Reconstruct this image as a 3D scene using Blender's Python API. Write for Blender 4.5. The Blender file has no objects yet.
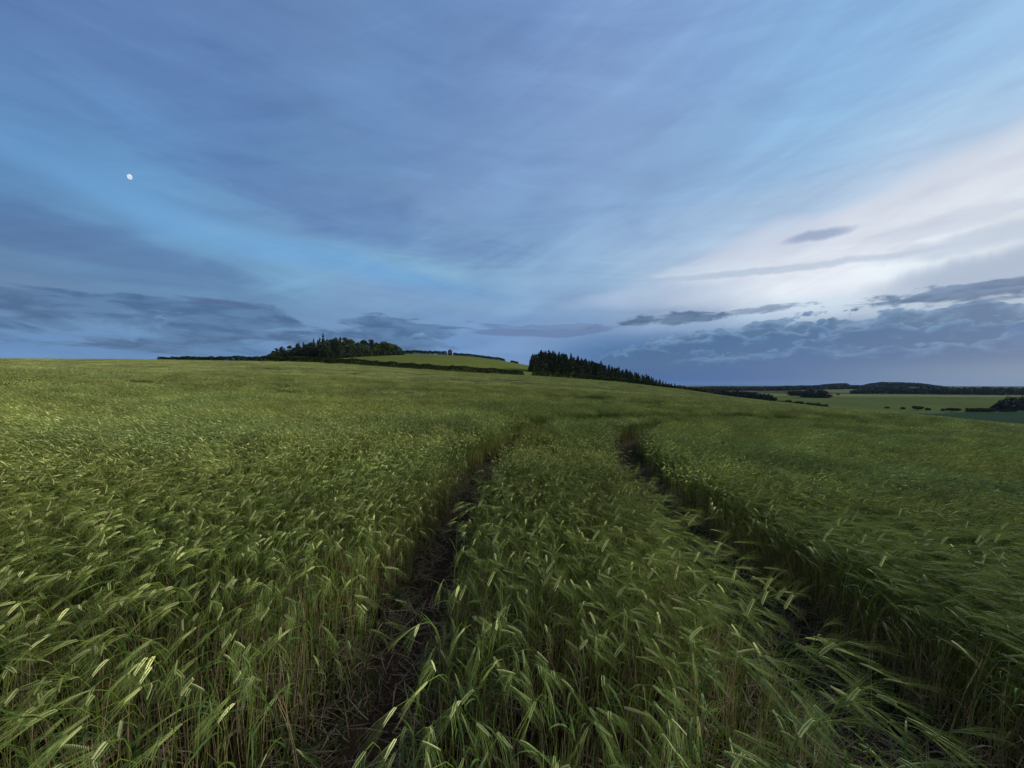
import bpy, math, random
import numpy as np

random.seed(7)
rng = np.random.default_rng(7)
F = 385.0            # focal length in pixels of the 1024 px wide frame
EYE = 1.6            # camera height above the soil
CROP = 0.53          # barley height
EXPO = 1.55           # view exposure in stops

sc = bpy.context.scene
ROOT = sc.collection
R = math.radians


def lin(c):
    out = []
    for v in c:
        v = v / 255.0
        out.append(v / 12.92 if v <= 0.04045 else ((v + 0.055) / 1.055) ** 2.4)
    return out


# ------------------------------------------------------------------ tagging
def tag(o, label=None, cat=None, group=None, kind=None):
    if label: o['label'] = label
    if cat: o['category'] = cat
    if group: o['group'] = group
    if kind: o['kind'] = kind
    return o


def mesh_from(name, verts, faces, mat=None, col=None, smooth=False):
    """verts (n,3); faces: (m,k) array or list of arrays of constant k"""
    me = bpy.data.meshes.new(name)
    if not isinstance(faces, (list, tuple)):
        faces = [faces]
    faces = [np.asarray(f, dtype=np.int32) for f in faces if len(f)]
    verts = np.asarray(verts, dtype=np.float32)
    nl = sum(f.size for f in faces)
    nf = sum(len(f) for f in faces)
    me.vertices.add(len(verts))
    me.vertices.foreach_set('co', verts.ravel())
    me.loops.add(nl)
    me.loops.foreach_set('vertex_index', np.concatenate([f.ravel() for f in faces]))
    me.polygons.add(nf)
    tot = np.concatenate([np.full(len(f), f.shape[1], dtype=np.int32) for f in faces])
    st = np.concatenate([[0], np.cumsum(tot)[:-1]]).astype(np.int32)
    me.polygons.foreach_set('loop_start', st)
    me.polygons.foreach_set('loop_total', tot)
    if smooth:
        me.polygons.foreach_set('use_smooth', np.ones(nf, dtype=bool))
    me.update(calc_edges=True)
    me.validate()
    if col is not None:
        a = me.color_attributes.new('col', 'FLOAT_COLOR', 'POINT')
        c = np.ones((len(verts), 4), dtype=np.float32)
        c[:, :3] = col
        a.data.foreach_set('color', c.ravel())
    if mat: me.materials.append(mat)
    return me


def link(name, me, parent=None, loc=(0, 0, 0)):
    o = bpy.data.objects.new(name, me)
    ROOT.objects.link(o)
    o.location = loc
    if parent: o.parent = parent
    return o


# ------------------------------------------------------------------ node helper
class NT:
    def __init__(self, nt):
        self.nt = nt
        self.n = nt.nodes
        self.l = nt.links

    def put(self, sock, v):
        if isinstance(v, X): self.l.new(v.s, sock)
        elif isinstance(v, bpy.types.NodeSocket): self.l.new(v, sock)
        else: sock.default_value = v

    def math(self, op, a, b=0.0, c=None, clamp=False):
        m = self.n.new('ShaderNodeMath'); m.operation = op; m.use_clamp = clamp
        self.put(m.inputs[0], a); self.put(m.inputs[1], b)
        if c is not None: self.put(m.inputs[2], c)
        return X(self, m.outputs[0])

    def combine(self, x, y, z=0.0):
        m = self.n.new('ShaderNodeCombineXYZ')
        self.put(m.inputs[0], x); self.put(m.inputs[1], y); self.put(m.inputs[2], z)
        return X(self, m.outputs[0])

    def noise(self, vec, scale=1.0, detail=4.0, rough=0.5, dist=0.0):
        m = self.n.new('ShaderNodeTexNoise')
        self.put(m.inputs['Vector'], vec)
        m.inputs['Scale'].default_value = scale
        m.inputs['Detail'].default_value = detail
        m.inputs['Roughness'].default_value = rough
        m.inputs['Distortion'].default_value = dist
        return X(self, m.outputs[0])

    def step(self, v, lo, hi, a=0.0, b=1.0):
        m = self.n.new('ShaderNodeMapRange'); m.interpolation_type = 'SMOOTHSTEP'
        self.put(m.inputs[0], v)
        self.put(m.inputs[1], lo); self.put(m.inputs[2], hi)
        self.put(m.inputs[3], a); self.put(m.inputs[4], b)
        return X(self, m.outputs[0])

    def mix(self, f, a, b, blend='MIX'):
        m = self.n.new('ShaderNodeMix'); m.data_type = 'RGBA'; m.blend_type = blend
        self.put(m.inputs[0], f)
        self.put(m.inputs[6], a if isinstance(a, (X, bpy.types.NodeSocket)) else (*a[:3], 1))
        self.put(m.inputs[7], b if isinstance(b, (X, bpy.types.NodeSocket)) else (*b[:3], 1))
        return X(self, m.outputs[2])

    def ramp(self, f, stops, interp='LINEAR'):
        m = self.n.new('ShaderNodeValToRGB')
        m.color_ramp.interpolation = interp
        e = m.color_ramp.elements
        while len(e) > 1: e.remove(e[-1])
        e[0].position = stops[0][0]; e[0].color = (*stops[0][1][:3], 1)
        for p, c in stops[1:]:
            k = e.new(p); k.color = (*c[:3], 1)
        self.put(m.inputs[0], f)
        return X(self, m.outputs[0])


class X:
    def __init__(self, nt, s): self.nt = nt; self.s = s
    def __add__(self, o): return self.nt.math('ADD', self, o)
    __radd__ = __add__
    def __sub__(self, o): return self.nt.math('SUBTRACT', self, o)
    def __rsub__(self, o): return self.nt.math('SUBTRACT', o, self)
    def __mul__(self, o): return self.nt.math('MULTIPLY', self, o)
    __rmul__ = __mul__
    def __truediv__(self, o): return self.nt.math('DIVIDE', self, o)


def new_mat(name):
    m = bpy.data.materials.new(name); m.use_nodes = True
    m.node_tree.nodes.clear()
    return m, NT(m.node_tree)


def finish(t, shader):
    o = t.n.new('ShaderNodeOutputMaterial'); t.l.new(shader, o.inputs[0])


def principled(t, color, rough=0.7, spec=0.3, normal=None):
    b = t.n.new('ShaderNodeBsdfPrincipled')
    t.put(b.inputs['Base Color'], color)
    b.inputs['Roughness'].default_value = rough
    b.inputs['Specular IOR Level'].default_value = spec
    if normal is not None: t.put(b.inputs['Normal'], normal)
    return b


def geo_pos(t): return t.n.new('ShaderNodeNewGeometry').outputs['Position']


def bump(t, h, strength, dist):
    b = t.n.new('ShaderNodeBump'); b.inputs['Strength'].default_value = strength
    b.inputs['Distance'].default_value = dist
    t.put(b.inputs['Height'], h)
    return b.outputs[0]


# crop material: colour from the plant's own painted parts (straw base, leaf, ear)
def crop_material():
    m, t = new_mat('barley')
    a = t.n.new('ShaderNodeAttribute'); a.attribute_name = 'col'
    info = t.n.new('ShaderNodeObjectInfo')
    pos = geo_pos(t)
    patch = t.noise(pos, 0.22, 3, 0.6)
    fine = t.noise(pos, 1.3, 2, 0.5)
    hue = t.step(patch, 0.38, 0.62)
    wave = t.noise(pos, 0.55, 3, 0.6)
    tint = t.mix(hue, (0.94, 1.0, 1.02), (1.05, 1.01, 0.90))
    c = t.mix(1.0, X(t, a.outputs['Color']), tint, 'MULTIPLY')
    rnd = t.math('MULTIPLY_ADD', X(t, info.outputs['Random']), 0.45, 0.78)
    rnd2 = rnd * t.math('MULTIPLY_ADD', fine, 0.7, 0.60) * t.step(wave, .32, .66, .72, 1.18)
    g = t.combine(rnd2, rnd2, rnd2)
    c = t.mix(1.0, c, g, 'MULTIPLY')
    b = principled(t, c, 0.6, 0.15)
    tr = t.n.new('ShaderNodeBsdfTranslucent'); t.put(tr.inputs[0], c)
    mx = t.n.new('ShaderNodeMixShader'); mx.inputs[0].default_value = 0.22
    t.l.new(b.outputs[0], mx.inputs[1]); t.l.new(tr.outputs[0], mx.inputs[2])
    finish(t, mx.outputs[0])
    return m


def leaf_material(name, col, var=0.5, scale=0.6):
    m, t = new_mat(name)
    info = t.n.new('ShaderNodeObjectInfo')
    n = t.noise(geo_pos(t), scale, 3, 0.6)
    f = t.math('MULTIPLY_ADD', n, 2 * var, 1 - var)
    f = f * t.math('MULTIPLY_ADD', X(t, info.outputs['Random']), 0.4, 0.8)
    c = t.mix(1.0, col, t.combine(f, f, f), 'MULTIPLY')
    b = principled(t, c, 0.8, 0.05)
    finish(t, b.outputs[0])
    return m


def plain_material(name, col, rough=0.8, scale=8.0, var=0.3):
    m, t = new_mat(name)
    n = t.noise(t.n.new('ShaderNodeTexCoord').outputs['Object'], scale, 5, 0.6)
    f = t.math('MULTIPLY_ADD', n, 2 * var, 1 - var)
    c = t.mix(1.0, col, t.combine(f, f, f), 'MULTIPLY')
    b = principled(t, c, rough, 0.2, bump(t, n, 0.4, 0.05))
    finish(t, b.outputs[0])
    return m


M_CROP = crop_material()
M_CONIFER = leaf_material('conifer_needles', (0.032, 0.048, 0.024), 0.5, 0.35)
M_PINE = leaf_material('pine_needles', (0.036, 0.052, 0.024), 0.5, 0.3)
M_BROAD = leaf_material('broad_leaves', (0.044, 0.068, 0.022), 0.5, 0.4)
M_HEDGE = leaf_material('hedge_leaves', (0.032, 0.052, 0.018), 0.5, 0.5)
M_WOOD = leaf_material('far_wood_leaves', (0.022, 0.032, 0.022), 0.3, 0.03)
M_BARK = plain_material('bark', (0.09, 0.065, 0.045), 0.9, 3)
M_STONE = plain_material('rough_stone', (0.045, 0.05, 0.06), 0.9, 1.5)
M_SLATE = plain_material('slate', (0.035, 0.04, 0.05), 0.7, 2)
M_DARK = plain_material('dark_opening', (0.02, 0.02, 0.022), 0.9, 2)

# ------------------------------------------------------------------ terrain
# Ground profiles: for a bearing (px of the photo's width) a list of (distance forward in m, height where the sight line passes).
# 'c' knots are the top of the barley, 'g' knots bare ground.
COLS = {
    -260: [(30, 367, 'c'), (60, 363, 'c'), (180, 358.5, 'c'), (205, 360, 'g'), (300, 364, 'g'), (600, 372, 'g'), (2500, 386, 'g'), (9000, 386, 'g')],
    0: [(30, 371.5, 'c'), (60, 367, 'c'), (180, 361.0, 'c'), (205, 362.5, 'g'), (300, 366, 'g'), (600, 374, 'g'), (2500, 386, 'g'), (9000, 386, 'g')],
    160: [(30, 376.5, 'c'), (60, 370.5, 'c'), (180, 361.2, 'c'), (205, 362.5, 'g'), (260, 364, 'g'), (600, 374, 'g'), (2500, 386, 'g'), (9000, 386, 'g')],
    300: [(30, 382, 'c'), (60, 375, 'c'), (170, 363.0, 'c'), (200, 361.6, 'g'), (240, 358.2, 'g'), (300, 358, 'g'), (600, 368, 'g'), (2500, 386, 'g'), (9000, 386, 'g')],
    350: [(30, 385, 'c'), (60, 378, 'c'), (168, 366.0, 'c'), (200, 363, 'g'), (240, 358.5, 'g'), (300, 354.8, 'g'), (380, 355, 'g'), (600, 364, 'g'), (2500, 386, 'g'), (9000, 386, 'g')],
    400: [(30, 388, 'c'), (60, 381, 'c'), (166, 369.5, 'c'), (200, 366, 'g'), (260, 359, 'g'), (330, 353.2, 'g'), (390, 352.6, 'g'), (600, 360, 'g'), (2500, 386, 'g'), (9000, 386, 'g')],
    470: [(30, 391, 'c'), (60, 384.5, 'c'), (164, 374.0, 'c'), (200, 371.5, 'g'), (280, 363, 'g'), (360, 356.6, 'g'), (430, 354.6, 'g'), (700, 362, 'g'), (2500, 386, 'g'), (9000, 386, 'g')],
    530: [(30, 394, 'c'), (60, 387, 'c'), (160, 376.2, 'c'), (200, 375.0, 'g'), (260, 370.0, 'g'), (330, 366.6, 'g'), (430, 365.0, 'g'), (700, 370, 'g'), (2500, 387, 'g'), (9000, 386, 'g')],
    620: [(30, 399, 'c'), (60, 392, 'c'), (150, 381.8, 'c'), (190, 383.0, 'g'), (260, 382, 'g'), (400, 383.5, 'g'), (700, 387, 'g'), (2500, 388, 'g'), (9000, 386, 'g')],
    700: [(30, 403.5, 'c'), (60, 397.5, 'c'), (130, 391.2, 'c'), (180, 396, 'g'), (300, 396, 'g'), (500, 394, 'g'), (1000, 391.5, 'g'), (1800, 390, 'g'), (2500, 389.5, 'g'), (4000, 387.5, 'g'), (9000, 386, 'g')],
    760: [(30, 407, 'c'), (60, 402.5, 'c'), (110, 399.8, 'c'), (150, 411, 'g'), (300, 405, 'g'), (500, 400, 'g'), (950, 395.3, 'g'), (1100, 394.2, 'g'), (1800, 390.5, 'g'), (2500, 389.5, 'g'), (4000, 387.5, 'g'), (9000, 386, 'g')],
    850: [(25, 414, 'c'), (50, 410.5, 'c'), (95, 409.0, 'c'), (140, 428, 'g'), (220, 424, 'g'), (300, 415, 'g'), (420, 407, 'g'), (950, 396.2, 'g'), (1100, 394.4, 'g'), (1600, 389, 'g'), (2100, 385.2, 'g'), (3500, 387, 'g'), (9000, 386, 'g')],
    900: [(25, 417, 'c'), (50, 414, 'c'), (85, 413.5, 'c'), (130, 432, 'g'), (220, 427, 'g'), (300, 418, 'g'), (430, 409, 'g'), (950, 396.2, 'g'), (1100, 394.6, 'g'), (1600, 389, 'g'), (2150, 385.0, 'g'), (3500, 387, 'g'), (9000, 386, 'g')],
    940: [(25, 419.5, 'c'), (50, 417.5, 'c'), (75, 417.5, 'c'), (120, 438, 'g'), (200, 434, 'g'), (300, 422, 'g'), (430, 412, 'g'), (950, 396.2, 'g'), (1100, 395, 'g'), (1700, 390.5, 'g'), (2200, 387.8, 'g'), (3500, 387, 'g'), (9000, 386, 'g')],
    1024: [(20, 428, 'c'), (45, 425, 'c'), (65, 425.5, 'c'), (110, 447, 'g'), (200, 438, 'g'), (300, 425, 'g'), (430, 412.5, 'g'), (950, 396.4, 'g'), (1100, 395.5, 'g'), (1900, 392, 'g'), (3500, 387.5, 'g'), (9000, 386, 'g')],
    1280: [(15, 446, 'c'), (35, 441, 'c'), (55, 442, 'c'), (100, 465, 'g'), (200, 448, 'g'), (300, 430, 'g'), (430, 415, 'g'), (950, 396.8, 'g'), (1100, 396, 'g'), (1900, 393, 'g'), (3500, 388, 'g'), (9000, 386, 'g')],
}
LY0, LY1, NLY, NXC = math.log(10), math.log(12000), 260, 320
PX0, PX1 = -260, 1280


def plane_z(x, y): return -0.055 * x + 0.0 * y


def build_table():
    ly = np.linspace(LY0, LY1, NLY); xs = np.linspace(PX0, PX1, NXC)
    keys = sorted(COLS)
    prof = []
    for k in keys:
        t = (k - 512) / F
        ys, zs = [10.0, 14.0], [plane_z(10 * t, 10), plane_z(14 * t, 14)]
        for Y, p, kind in COLS[k]:
            ys.append(Y); zs.append(EYE + Y * (384 - p) / F - (CROP if kind == 'c' else 0))
        prof.append(np.interp(ly, np.log(ys), zs))
    prof = np.array(prof)
    tab = np.zeros((NXC, NLY))
    for j in range(NLY): tab[:, j] = np.interp(xs, keys, prof[:, j])
    # light smoothing of sight-line slopes
    sl = tab / np.exp(ly)[None, :]
    for _ in range(3):
        p = np.pad(sl, ((0, 0), (2, 2)), mode='edge')
        sl = sum(p[:, i:i + NLY] for i in range(5)) / 5
    for _ in range(3):
        p = np.pad(sl, ((4, 4), (0, 0)), mode='edge')
        sl = sum(p[i:i + NXC, :] for i in range(9)) / 9
    return sl * np.exp(ly)[None, :]


TAB = build_table()


def smooth01(v): v = np.clip(v, 0, 1); return v * v * (3 - 2 * v)


def hash_noise(x, y, seed=0):
    """smooth value noise, vectorised"""
    xi = np.floor(x).astype(np.int64); yi = np.floor(y).astype(np.int64)
    xf = smooth01(x - xi); yf = smooth01(y - yi)
    def h(a, b):
        n = (a * 374761393 + b * 668265263 + seed * 1442695041) & 0x7fffffff
        n = ((n ^ (n >> 13)) * 1274126177) & 0x7fffffff
        return ((n ^ (n >> 16)) & 0xffff) / 65535.0
    return (h(xi, yi) * (1 - xf) + h(xi + 1, yi) * xf) * (1 - yf) + (h(xi, yi + 1) * (1 - xf) + h(xi + 1, yi + 1) * xf) * yf


def fbm(x, y, o=4, seed=0):
    s = 0; a = 0.5; t = 0
    for i in range(o):
        s = s + a * hash_noise(x * 2 ** i, y * 2 ** i, seed + i); t += a; a *= 0.5
    return s / t


# tramlines: wheel tracks of a tractor, centre lines in metres
LEFT = np.array([(-.58, -12), (-.58, 0), (-.60, 2), (-.60, 4), (-.44, 6.2), (-.16, 8), (.42, 10), (1.45, 12.4), (3.0, 14.6), (5.0, 16.4), (7.8, 18.2), (12, 20.4), (24, 23.5), (60, 30)])
RIGHT = np.array([(1.57, -12), (1.57, 0), (1.62, 2), (1.76, 4), (1.98, 5.6), (2.28, 7.2), (2.6, 9), (3.15, 10.9), (4.2, 12.7), (6.0, 14.4), (8.6, 15.9), (13, 17.9), (25, 21), (61, 27.5)])


def dist_poly(px, py, P):
    d = np.full(px.shape, 1e9)
    for (x0, y0), (x1, y1) in zip(P[:-1], P[1:]):
        dx, dy = x1 - x0, y1 - y0
        t = np.clip(((px - x0) * dx + (py - y0) * dy) / (dx * dx + dy * dy), 0, 1)
        d = np.minimum(d, np.hypot(px - x0 - t * dx, py - y0 - t * dy))
    return d


def smooth_poly(P, n=4):
    for _ in range(n):
        Q = [P[0]]
        for a, b in zip(P[:-1], P[1:]): Q += [a * .75 + b * .25, a * .25 + b * .75]
        Q.append(P[-1]); P = np.array(Q)
    return P


LEFT = smooth_poly(LEFT, 3); RIGHT = smooth_poly(RIGHT, 3)


def ground_z(x, y):
    x = np.asarray(x, float); y = np.asarray(y, float)
    r = np.hypot(x, y); th = np.arctan2(x, y)
    thc = np.clip(th, R(-62), R(62))
    depth = r * np.cos(thc)
    px = 512 + F * np.tan(thc)
    a = np.clip((px - PX0) / (PX1 - PX0), 0, 1) * (NXC - 1)
    b = np.clip((np.log(np.maximum(depth, 1.0)) - LY0) / (LY1 - LY0), 0, 1) * (NLY - 1)
    ai = np.minimum(a.astype(int), NXC - 2); bi = np.minimum(b.astype(int), NLY - 2)
    af = a - ai; bf = b - bi
    zt = (TAB[ai, bi] * (1 - af) + TAB[ai + 1, bi] * af) * (1 - bf) + (TAB[ai, bi + 1] * (1 - af) + TAB[ai + 1, bi + 1] * af) * bf
    zp = plane_z(x, y)
    behind = smooth01((np.abs(th) - R(70)) / R(60))
    zt = zt * (1 - behind) + np.clip(zp, -20, 20) * behind * np.exp(-r / 2000)
    w = smooth01((depth - 11) / 20)
    z = zp * (1 - w) + zt * w
    z = z + 0.05 * (fbm(x * .35, y * .35, 3, 3) - .5) * np.clip(1 - r / 120, 0, 1)
    d = np.minimum(dist_poly(x, y, LEFT), dist_poly(x, y, RIGHT)) if np.size(x) < 2000000 else 1e9
    z = z - 0.06 * np.exp(-(d / .2) ** 2)
    z = z + 0.035 * (fbm(x * 7, y * 7, 3, 9) - .5) * np.clip(1 - r / 25, 0, 1)
    return z


def gz(x, y): return float(ground_z(np.array([x]), np.array([y]))[0])


def field_edge(px):      # forward distance of the barley's far edge
    return np.interp(px, [-260, 0, 160, 300, 400, 470, 530, 620, 700, 760, 850, 900, 940, 1024, 1280],
                     [196, 196, 194, 182, 176, 174, 170, 162, 150, 128, 116, 104, 94, 84, 75])


def at(px, Y): return ((px - 512) / F * Y, Y)


# ------------------------------------------------------------------ ground sheet
def build_ground():
    nth = 900
    th = np.concatenate([np.linspace(-66, 66, 700), np.linspace(66, 294, 121)[1:-1]])
    th = np.radians(th); nth = len(th)
    rr = np.concatenate([[0.15], np.geomspace(0.3, 12000, 420)]); nr = len(rr)
    T, RR = np.meshgrid(th, rr)
    xx = RR * np.sin(T); yy = RR * np.cos(T)
    zz = ground_z(xx, yy)
    verts = np.stack([xx, yy, zz], -1).reshape(-1, 3)
    verts = np.vstack([verts, [0, 0, gz(0, 0)]])
    i = np.arange(nr - 1)[:, None]; j = np.arange(nth)[None, :]
    jn = (j + 1) % nth
    q = np.stack([i * nth + j, i * nth + jn, (i + 1) * nth + jn, (i + 1) * nth + j], -1).reshape(-1, 4)[:, ::-1]
    c = len(verts) - 1
    jj = np.arange(nth)
    tri = np.stack([np.full(nth, c), jj, (jj + 1) % nth], -1)[:, ::-1]
    # ground colours: soil, pasture, ripening crops, with shade painted in under the near barley
    x = verts[:, 0]; y = verts[:, 1]; r = np.hypot(x, y)
    tt = np.clip(np.arctan2(x, y), R(-66), R(66)); px = 512 + F * np.tan(tt); Y = r * np.cos(tt)
    col = np.zeros((len(verts), 3))
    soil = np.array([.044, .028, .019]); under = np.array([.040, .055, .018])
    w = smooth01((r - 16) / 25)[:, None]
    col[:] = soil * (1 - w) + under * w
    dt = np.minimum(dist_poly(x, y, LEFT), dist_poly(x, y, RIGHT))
    crop_shade = (smooth01((dt - .16) / .12) * (r < 40))[:, None]
    col = col * (1 - crop_shade * .55)  # soil between the stems darkened to stand for shade beneath the crop
    pasture = np.array([.085, .105, .028])
    out = Y > field_edge(px) + 2
    col[out] = pasture
    n = fbm(x * .012, y * .012, 3, 21)[:, None]
    valley = out & (px > 690)
    g1 = np.array([.062, .084, .030])
    col[valley] = g1
    bl = valley & (Y < np.interp(px, [800, 940, 965, 1024], [300, 395, 432, 445])) & (px > 780)
    col[bl] = [.022, .042, .026]
    pale = valley & (Y > 900) & (Y < 1100)
    col[pale] = [.11, .125, .055]
    far = valley & (Y >= 1150)
    pick = (np.floor(fbm(x * .0016, y * .0016, 2, 5) * 9) % 3).astype(int)
    cols3 = np.array([[.03, .043, .022], [.085, .10, .055], [.045, .06, .03]])
    col[far] = cols3[pick[far]]
    col = col * (0.85 + .3 * n)
    m, t = new_mat('earth')
    a = t.n.new('ShaderNodeAttribute'); a.attribute_name = 'col'
    pos = geo_pos(t)
    sx_ = t.n.new('ShaderNodeSeparateXYZ'); t.l.new(pos, sx_.inputs[0])
    n1 = t.noise(pos, 9.0, 6, 0.65); n2 = t.noise(pos, 0.05, 4, 0.6); n3 = t.noise(pos, 55.0, 4, 0.6)
    rows_ = t.noise(t.combine(X(t, sx_.outputs[0]) * .02, X(t, sx_.outputs[1]) * .16, 2.0), 1.0, 4, .6)
    f = t.math('MULTIPLY_ADD', rows_, .5, .75) * t.math('MULTIPLY_ADD', n1, 0.9, 0.55) * t.math('MULTIPLY_ADD', n2, 0.5, 0.75) * t.math('MULTIPLY_ADD', n3, 0.6, 0.7)
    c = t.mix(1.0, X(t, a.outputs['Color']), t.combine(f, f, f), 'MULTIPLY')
    b = principled(t, c, 1.0, 0.0, bump(t, n1 + n3 * 0.4, 0.8, 0.03))
    finish(t, b.outputs[0])
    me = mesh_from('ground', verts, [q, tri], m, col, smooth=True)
    o = link('ground', me)
    tag(o, kind='structure')


build_ground()

# ------------------------------------------------------------------ plant pieces (numpy)
class Geo:
    def __init__(self): self.v = []; self.q = []; self.t = []; self.c = []; self.n = 0

    def add(self, v, q=None, t=None, c=(1, 1, 1)):
        v = np.asarray(v, float); self.v.append(v)
        cc = np.empty((len(v), 3)); cc[:] = c; self.c.append(cc)
        if q is not None and len(q): self.q.append(np.asarray(q) + self.n)
        if t is not None and len(t): self.t.append(np.asarray(t) + self.n)
        self.n += len(v)

    def mesh(self, name, mat, smooth=False):
        f = []
        if self.q: f.append(np.concatenate(self.q))
        if self.t: f.append(np.concatenate(self.t))
        return mesh_from(name, np.concatenate(self.v), f, mat, np.concatenate(self.c), smooth)


def frame(tan):
    tan = tan / np.linalg.norm(tan)
    up = np.array([0, 1, 0]) if abs(tan[1]) < .9 else np.array([1, 0, 0])
    a = np.cross(tan, up); a /= np.linalg.norm(a)
    return a, np.cross(tan, a)


def ribbon(g, pts, widths, side, col, cols=None):
    """flat strip along pts with a given sideways vector"""
    pts = np.asarray(pts); n = len(pts)
    side = np.asarray(side)
    if side.ndim == 1: side = np.repeat(side[None], n, 0)
    w = np.asarray(widths)[:, None] * .5
    v = np.empty((2 * n, 3)); v[0::2] = pts - side * w; v[1::2] = pts + side * w
    i = np.arange(n - 1)
    q = np.stack([2 * i, 2 * i + 1, 2 * i + 3, 2 * i + 2], -1)
    c = col if cols is None else np.repeat(np.asarray(cols), 2, 0)
    g.add(v, q, None, c)


def tube(g, pts, rad, sides, cols):
    pts = np.asarray(pts); n = len(pts)
    tan = np.gradient(pts, axis=0)
    v = []
    for p, t_, r_ in zip(pts, tan, rad):
        a, b = frame(t_)
        for k in range(sides):
            an = 2 * math.pi * k / sides
            v.append(p + (a * math.cos(an) + b * math.sin(an)) * r_)
    q = []
    for i in range(n - 1):
        for k in range(sides):
            k2 = (k + 1) % sides
            q.append((i * sides + k, i * sides + k2, (i + 1) * sides + k2, (i + 1) * sides + k))
    g.add(v, q, None, np.repeat(np.asarray(cols), sides, 0))


EAR = np.array([.76, .77, .35]); EARD = np.array([.17, .22, .060]); AWN = np.array([.185, .24, .060])
STEM = np.array([.145, .20, .028]); STEMLOW = np.array([.13, .155, .035]); STRAW = np.array([.26, .20, .12])
LEAF = np.array([.040, .080, .012]); LEAFB = np.array([.046, .086, .020])


def stalk_curve(rs, H, lod):
    """central line of stem + ear; wind blows towards +X"""
    n = {0: 9, 1: 5, 2: 3, 3: 3}[lod]
    a0 = rs.normal(0, .05); bend = rs.uniform(.7, 1.75) if rs.random() < .8 else rs.uniform(.2, .7)
    s = np.linspace(0, 1, n)
    fine = np.linspace(0, 1, 60)
    ang = a0 + .10 * fine + bend * np.clip((fine - .62) / .38, 0, 1) ** 1.8
    px = np.concatenate([[0], np.cumsum(np.sin(ang[1:]) * H / 59)])
    pz = np.concatenate([[0], np.cumsum(np.cos(ang[1:]) * H / 59)])
    ss = s ** .8
    x = np.interp(ss, fine, px); z = np.interp(ss, fine, pz)
    side = rs.normal(0, .045)
    y = side * ss ** 2
    pts = np.stack([x, y, z], -1)
    return pts, ang[-1], side


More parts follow.
